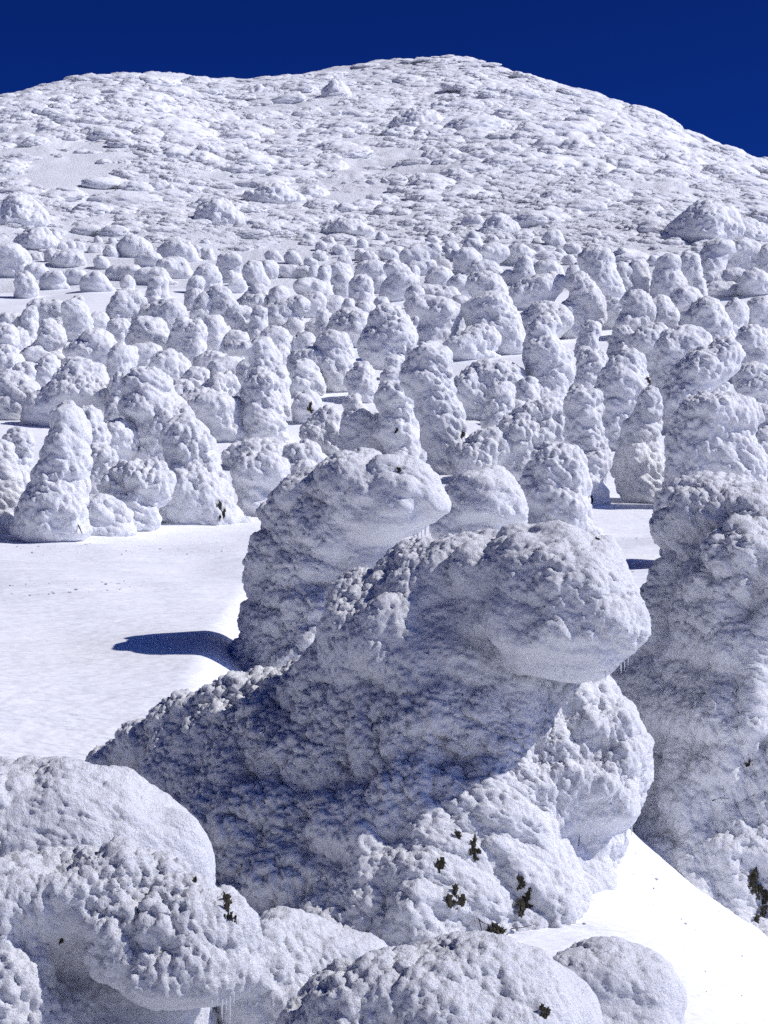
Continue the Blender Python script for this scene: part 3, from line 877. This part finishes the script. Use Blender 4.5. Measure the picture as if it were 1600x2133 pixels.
for i in order:
    fy, bl, lm, lab = FOREST[i]
    cx = info[i][0]
    lowb = max(bl, key=lambda b: b[1] + b[3])
    D = foot(lowb[0], fy)
    rs = np.random.RandomState(100 + i)
    B = []
    wide = [(b[0], b[1], b[2] * 1.02, b[3]) for b in bl]
    for a, b in zip(wide, wide[1:]):                      # no thin necks: the crust bridges its lobes
        if math.hypot(a[0] - b[0], a[1] - b[1]) < 1.15 * (max(a[2], a[3]) + max(b[2], b[3])):
            wide = wide + [((a[0] + b[0]) / 2, (a[1] + b[1]) / 2, (a[2] + b[2]) * .45, (a[3] + b[3]) * .42)]
    for b in wide:
        B.append(blob(*b, D, dd=rs.uniform(-.15, .15) * b[2] * D / F, depth=rs.uniform(.85, 1.1)))
    # the stem, buried in the drift at its foot
    gap = fy - (lowb[1] + lowb[3] * .3)
    B.append(blob(lowb[0], lowb[1] + lowb[3] * .3 + gap * .55, lowb[2] * 1.14, gap * .66 + 8, D))
    if rs.rand() < .6:                                    # wind-packed snow tail in the lee, on the right
        B.append(blob(lowb[0] + lowb[2] * rs.uniform(.7, 1.0), fy - 3, lowb[2] * rs.uniform(.7, 1.0), lowb[3] * rs.uniform(.22, .42), D, dd=-.1, rough=.06))
    # irregular side lobes
    for _ in range(3):
        b = bl[rs.randint(len(bl))]
        a = rs.uniform(0, 2 * math.pi)
        B.append(blob(b[0] + math.cos(a) * b[2] * .5, b[1] - abs(math.sin(a)) * b[3] * .4, b[2] * rs.uniform(.4, .6), b[3] * rs.uniform(.4, .6), D, dd=-rs.uniform(.2, .8) * b[2] * D / F))
    px = D / 1911.0
    rmin = min(min(b[2], b[3]) for b in bl) * D / F
    h = max((2.9 if D < 170 else 3.3) * px, rmin * .2)
    bx = (cx - CX) / F * D
    base = (bx, D, float(terrain(np.array([bx]), np.array([D]), False)[0]))
    L = [(max(.8, 5.5 * px), .34), (max(.30, 2.9 * px), .27)]
    withparts = labels[i].startswith(("wide steep rime cone", "little ball", "slim hooded", "long leaning", "split rime", "rime tree with a flat snow", "tall broad rime pillar"))
    t = Tree(B, D, base, h, 1, L, .45 * rmin + .35, 200 + i, labels[i], M_RIME_FAR if D < 185 else M_RIME_UPHILL, "rime trees of the forest below the mountain", parts=withparts, streak=.1, warp=.12)
    t.V, t.Q = t.V, t.Q
    FOREST_OBJ[labels[i]] = t
    ntf += t.tris
NT += ntf
print("forest", len(FOREST), ntf, round(time.time() - T0, 1))
def ft(prefix):
    return next(t for l, t in FOREST_OBJ.items() if l.startswith(prefix))
a = ft("wide steep rime cone"); a.needles(459, 1062, 8, 1, 1.8); a.needles(465, 1070, 5, 2, 1.4)
a = ft("little ball"); a.needles(645, 846, 5, 2, 1.2); a.needles(649, 854, 4, 3, 1.2)
a = ft("slim hooded"); a.needles(1230, 1040, 6, 1, 1.3)
a = ft("long leaning"); a.needles(964, 902, 5, 1, 1.4)
a = ft("split rime"); a.needles(1350, 791, 4, 1, 1.2); a.needles(1353, 799, 4, 2, 1.2)
a = ft("rime tree with a flat snow"); a.needles(826, 895, 4, 1, 1.2)
a = ft("tall broad rime pillar"); a.twig([(163, 1094), (168, 1104), (171, 1112)], .05, .3)

# ------------------------------------------------------------------ rime mounds on the mountainside
def mound_proto(seed, h=.09, nsub=1):
    rs = np.random.RandomState(seed)
    B = []
    n = rs.randint(3, 7)
    for j in range(n):
        r = rs.uniform(.35, .62)
        B.append([rs.uniform(-.75, .75), rs.uniform(-.45, .45), rs.uniform(-.05, .18), r * rs.uniform(.9, 1.3), r, r * rs.uniform(.75, 1.05), 1])
    V, Q = rime_body(B, h, nsub, [(.42, .22), (.19, .12)], .3, seed, warp=.06, clip_ground=False)
    keep = (V[:, 2] > -.3)[Q].any(1)
    Q = Q[keep]
    used = np.zeros(len(V), bool); used[Q.ravel()] = True
    remap = np.cumsum(used) - 1
    return V[used], remap[Q]
PROT = [mound_proto(900 + s, .15) for s in range(10)]
PROT_ME = [make_mesh("snow_mound", V, Q, M_MOUND) for V, Q in PROT]
LOWP = [mound_proto(950 + s, .34, 0) for s in range(10)]
print("proto quads", [len(q) for v, q in PROT], [len(q) for v, q in LOWP])

NAMED = [  # cx, cy(foot), width, height in photo pixels
 (455, 478, 100, 66, "largest lone rime mound on the left mountainside, dark shaded left face", "largest left mound"),
 (40, 478, 120, 74, "great rime boulder-like mound at the left edge, shadowed hollow beside it", "great left-edge mound"),
 (75, 522, 82, 46, "round rime mound just below the great left-edge mound", "round mound at the left edge"),
 (700, 209, 58, 42, "dark-sided rime mound just under the saddle of the skyline", "mound under the saddle"),
 (872, 280, 120, 52, "broad bulging rime mound on the upper mountainside below the summit", "broad bulging mound"),
 (1000, 284, 130, 44, "long rime mound right of the broad bulging mound below the summit", "long mound below the summit"),
 (1470, 508, 150, 92, "huge shadowed rime mound at the mountain's right foot, two-headed", "huge shadowed mound"),
 (1560, 505, 90, 50, "rime mound at the right edge beside the huge shadowed mound", "right-edge mound"),
 (1042, 492, 72, 46, "rime mound with a blue left face low on the mountain's middle", "blue-faced mound"),
 (985, 478, 50, 28, "smaller rime mound left of the blue-faced mound low in the middle", "small mound by the blue-faced one"),
 (875, 390, 56, 28, "rime mound with small shadow halfway up the middle of the mountain", "halfway mound"),
 (335, 402, 50, 26, "lone dark-sided rime mound above the largest left mound", "lone dark-sided mound"),
 (570, 430, 120, 48, "long bright rime ridge right above the largest left mound", "long bright ridge"),
 (650, 415, 70, 28, "oval rime mound at the right end of the long bright ridge", "oval mound"),
 (720, 490, 110, 32, "flat long rime mound with dark underside above the forest centre", "flat long mound"),
 (560, 488, 80, 26, "flat rime mound right of the largest left mound's foot", "flat mound at left centre"),
 (100, 280, 70, 24, "rime mound on the upper left mountainside above the bare snow", "upper left mound"),
 (540, 205, 70, 26, "rime mound under the skyline notch left of the saddle", "mound under the skyline notch"),
 (420, 186, 100, 24, "long rime mound lying along the left skyline", "long left skyline mound"),
 (1270, 425, 90, 32, "wide rime mound on the right mountainside above the huge shadowed mound", "wide right mound"),
 (1360, 470, 50, 30, "rime mound just left of the huge shadowed mound", "mound left of the huge one"),
 (930, 345, 110, 34, "broad scale-like rime mound under the broad bulging mound", "broad scale-like mound"),
]
rnd = random.Random(5)
for i, (x, y, wd, ht, lab, sh) in enumerate(NAMED):
    D = ground_hit(x, y)
    rs = np.random.RandomState(300 + i)
    B = []
    for fx, fy, fw, fh in ((0, .42, .33, .56), (-.24, .28, .27, .42), (.26, .26, .26, .40), (rs.uniform(-.1, .1), .15, .46, .30), (rs.uniform(-.3, .3), .45, .2, .42)):
        B.append(blob(x + fx * wd, y - fy * ht, fw * wd, fh * ht, D, dd=rs.uniform(-.5, .5), depth=1.25))
    bx = (x - CX) / F * D
    base = (bx, D, float(terrain(np.array([bx]), np.array([D]), False)[0]))
    pxm = D / 1911.0
    t = Tree(B, D, base, 3.0 * pxm, 1, [(6 * pxm, 3.2 * pxm), (3.4 * pxm, 2.2 * pxm)], .9, 500 + i, lab, M_RIME_UPHILL, "rime mounds on the mountainside", name="snow_mound", warp=.3)
    NT += t.tris

# countless others: laid out over the mountainside, the largest in view as things of their own
rs = np.random.RandomState(77)
N = 14000
px = rs.uniform(-40, 1640, N); t01 = rs.rand(N)
D = 262 + 385 * t01 ** .9
x = (px - CX) / F * D
Dmax = np.interp(px, RDX, RDD)
dens = fbm(np.stack([x / 30, D / 52, 0 * x], 1), 3, 31) * 1.6 + .75
dens += np.interp(px, [0, 700, 1000, 1600], [-.1, .1, .35, .6]) * np.clip((D - 300) / 120, 0, 1)
dens -= 1.1 * np.exp(-(((px - 170) / 130) ** 2 + ((D - 370) / 65) ** 2))
dens -= .35 * np.clip((300 - D) / 40, 0, 1)
ok = (D < Dmax - 22) & (rs.rand(N) < np.clip(dens, .04, 1))
px, D, x = px[ok], D[ok], x[ok]
sz = rs.lognormal(0, .5, len(x)) * np.interp(D, [262, 330, 420, 640], [.75, 1.25, 1.7, 1.55])
sz = np.clip(sz, .5, 5.5)
sl = (terrain_base(x, D + 4) - terrain_base(x, D - 4)) / 8
slx = (terrain_base(x + 4, D) - terrain_base(x - 4, D)) / 8
z = terrain(x, D, False) + relief(x, D) - .15
app = sz / D
top = set(np.argsort(-app)[:270].tolist())
VV, RR, SS, II = [], [], [], []
ZONES = {}
for i in range(len(x)):
    sx = sz[i] * rs.uniform(1.0, 1.5); sy = sz[i] * rs.uniform(.9, 1.3); szz = sz[i] * rs.uniform(.44, .68) * float(np.interp(D[i], [480, 600], [1, .5]))
    ang = rs.uniform(-.4, .4)
    if i in top:
        o = link("snow_mound", PROT_ME[rs.randint(10)], loc=(x[i], D[i], z[i]))
        o.scale = (sx, sy, szz); o.rotation_euler = (math.atan(sl[i]), -math.atan(slx[i]), ang)
        D_ = np.array([D[i], z[i], x[i]])
        qx, qy = px[i], CY - F * z[i] / D[i]
        nb = min(NAMED, key=lambda n: math.hypot(n[0] - qx, 1.6 * (n[1] - qy)))
        dx, dy = qx - nb[0], 1.6 * (qy - nb[1])
        dirw = ("left of" if dx < 0 else "right of") if abs(dx) > abs(dy) else ("below" if dy > 0 else "above")
        size = "wide" if sx * F / D[i] > 26 else "small"
        ZONES.setdefault((size, dirw, nb[5]), []).append((math.hypot(dx, dy), o))
    else:
        VV.append((x[i], D[i], z[i])); RR.append((math.atan(sl[i]), -math.atan(slx[i]), ang)); SS.append((sx, sy, szz)); II.append(rs.randint(10))
ORD2 = ORD + [f"{n}th" for n in range(19, 80)]
for (size, dirw, sh), L in ZONES.items():
    L.sort(key=lambda q: q[0])
    for n, (_, o) in enumerate(L):
        lab = f"{size} low rime mound, {ORD2[n]} one {dirw} the {sh}"
        tag(o, lab, "snow mound", "rime mounds on the mountainside")
def scatter(name, pts, rot, scl, idx, meshes, label, cat):
    """one object of kind stuff: points that carry a rime lump each"""
    me = bpy.data.meshes.new(name)
    me.vertices.add(len(pts)); me.vertices.foreach_set("co", np.array(pts, np.float32).ravel())
    for an, data in (("rot", rot), ("scl", scl)):
        me.attributes.new(an, 'FLOAT_VECTOR', 'POINT').data.foreach_set("vector", np.array(data, np.float32).ravel())
    me.attributes.new("idx", 'INT', 'POINT').data.foreach_set("value", np.array(idx, np.int32))
    col = bpy.data.collections.new(name + "_lumps")
    for i, m in enumerate(meshes):
        col.objects.link(bpy.data.objects.new(f"lump_{i:02d}", m))
    ng = bpy.data.node_groups.new(name, 'GeometryNodeTree')
    ng.interface.new_socket("Geometry", in_out='INPUT', socket_type='NodeSocketGeometry')
    ng.interface.new_socket("Geometry", in_out='OUTPUT', socket_type='NodeSocketGeometry')
    n = ng.nodes
    gi, go = n.new("NodeGroupInput"), n.new("NodeGroupOutput")
    ci = n.new("GeometryNodeCollectionInfo"); ci.inputs['Collection'].default_value = col
    ci.inputs['Separate Children'].default_value = True; ci.inputs['Reset Children'].default_value = True
    ip = n.new("GeometryNodeInstanceOnPoints"); ip.inputs['Pick Instance'].default_value = True
    def attr(nm, ty):
        a = n.new("GeometryNodeInputNamedAttribute"); a.data_type = ty; a.inputs['Name'].default_value = nm
        return a.outputs['Attribute']
    er = n.new("FunctionNodeEulerToRotation")
    L = ng.links
    L.new(gi.outputs[0], ip.inputs['Points']); L.new(ci.outputs[0], ip.inputs['Instance'])
    L.new(attr("idx", 'INT'), ip.inputs['Instance Index'])
    L.new(attr("rot", 'FLOAT_VECTOR'), er.inputs[0]); L.new(er.outputs[0], ip.inputs['Rotation'])
    L.new(attr("scl", 'FLOAT_VECTOR'), ip.inputs['Scale'])
    L.new(ip.outputs[0], go.inputs[0])
    o = link(name, me)
    md = o.modifiers.new("scatter", 'NODES'); md.node_group = ng
    tag(o, label, cat, kind="stuff")
    return o
scatter("rime_shrubs", VV, RR, SS, II, PROT_ME, "countless small rime-crusted shrubs covering the mountainside", "rime shrubs")
print("mounds", len(x), len(VV), round(time.time() - T0, 1))

# fallen chunks of rime lying on the snow round the big trees and along the forest edge
LUMP = [make_mesh("rime_chunk", V, Q, M_RIME_NEAR) for V, Q in LOWP]
rs = np.random.RandomState(5)
pts, rot, scl, idx = [], [], [], []
def chunks(n, px0, px1, py0, py1, smin, smax, slope=0.0):
    for _ in range(n):
        t = rs.rand()
        ppx = px0 + (px1 - px0) * t
        ppy = py0 + (py1 - py0) * (t if slope else rs.rand()) + (rs.normal() * slope if slope else 0)
        Dg = ground_hit(ppx, ppy)
        gx = (ppx - CX) / F * Dg
        gz = float(terrain(np.array([gx]), np.array([Dg]), True)[0])
        s_ = smin + (smax - smin) * rs.rand() ** 3
        pts.append((gx, Dg, gz + s_ * .1)); rot.append((0, 0, rs.uniform(0, 6.28))); scl.append((s_, s_ * .9, s_ * .8)); idx.append(rs.randint(10))
chunks(10, 1300, 1600, 1760, 2120, .02, .05, 30)
chunks(10, 1150, 1500, 1800, 2080, .02, .05)
chunks(40, 0, 480, 1130, 1160, .03, .10)
chunks(50, 0, 300, 1215, 1250, .02, .07)
chunks(25, 1215, 1390, 1100, 1200, .03, .09)
scatter("rime_debris", pts, rot, scl, idx, LUMP, "fallen chunks of rime strewn over the open snow", "rime chunks")
print("total", NT, round(time.time() - T0, 1))
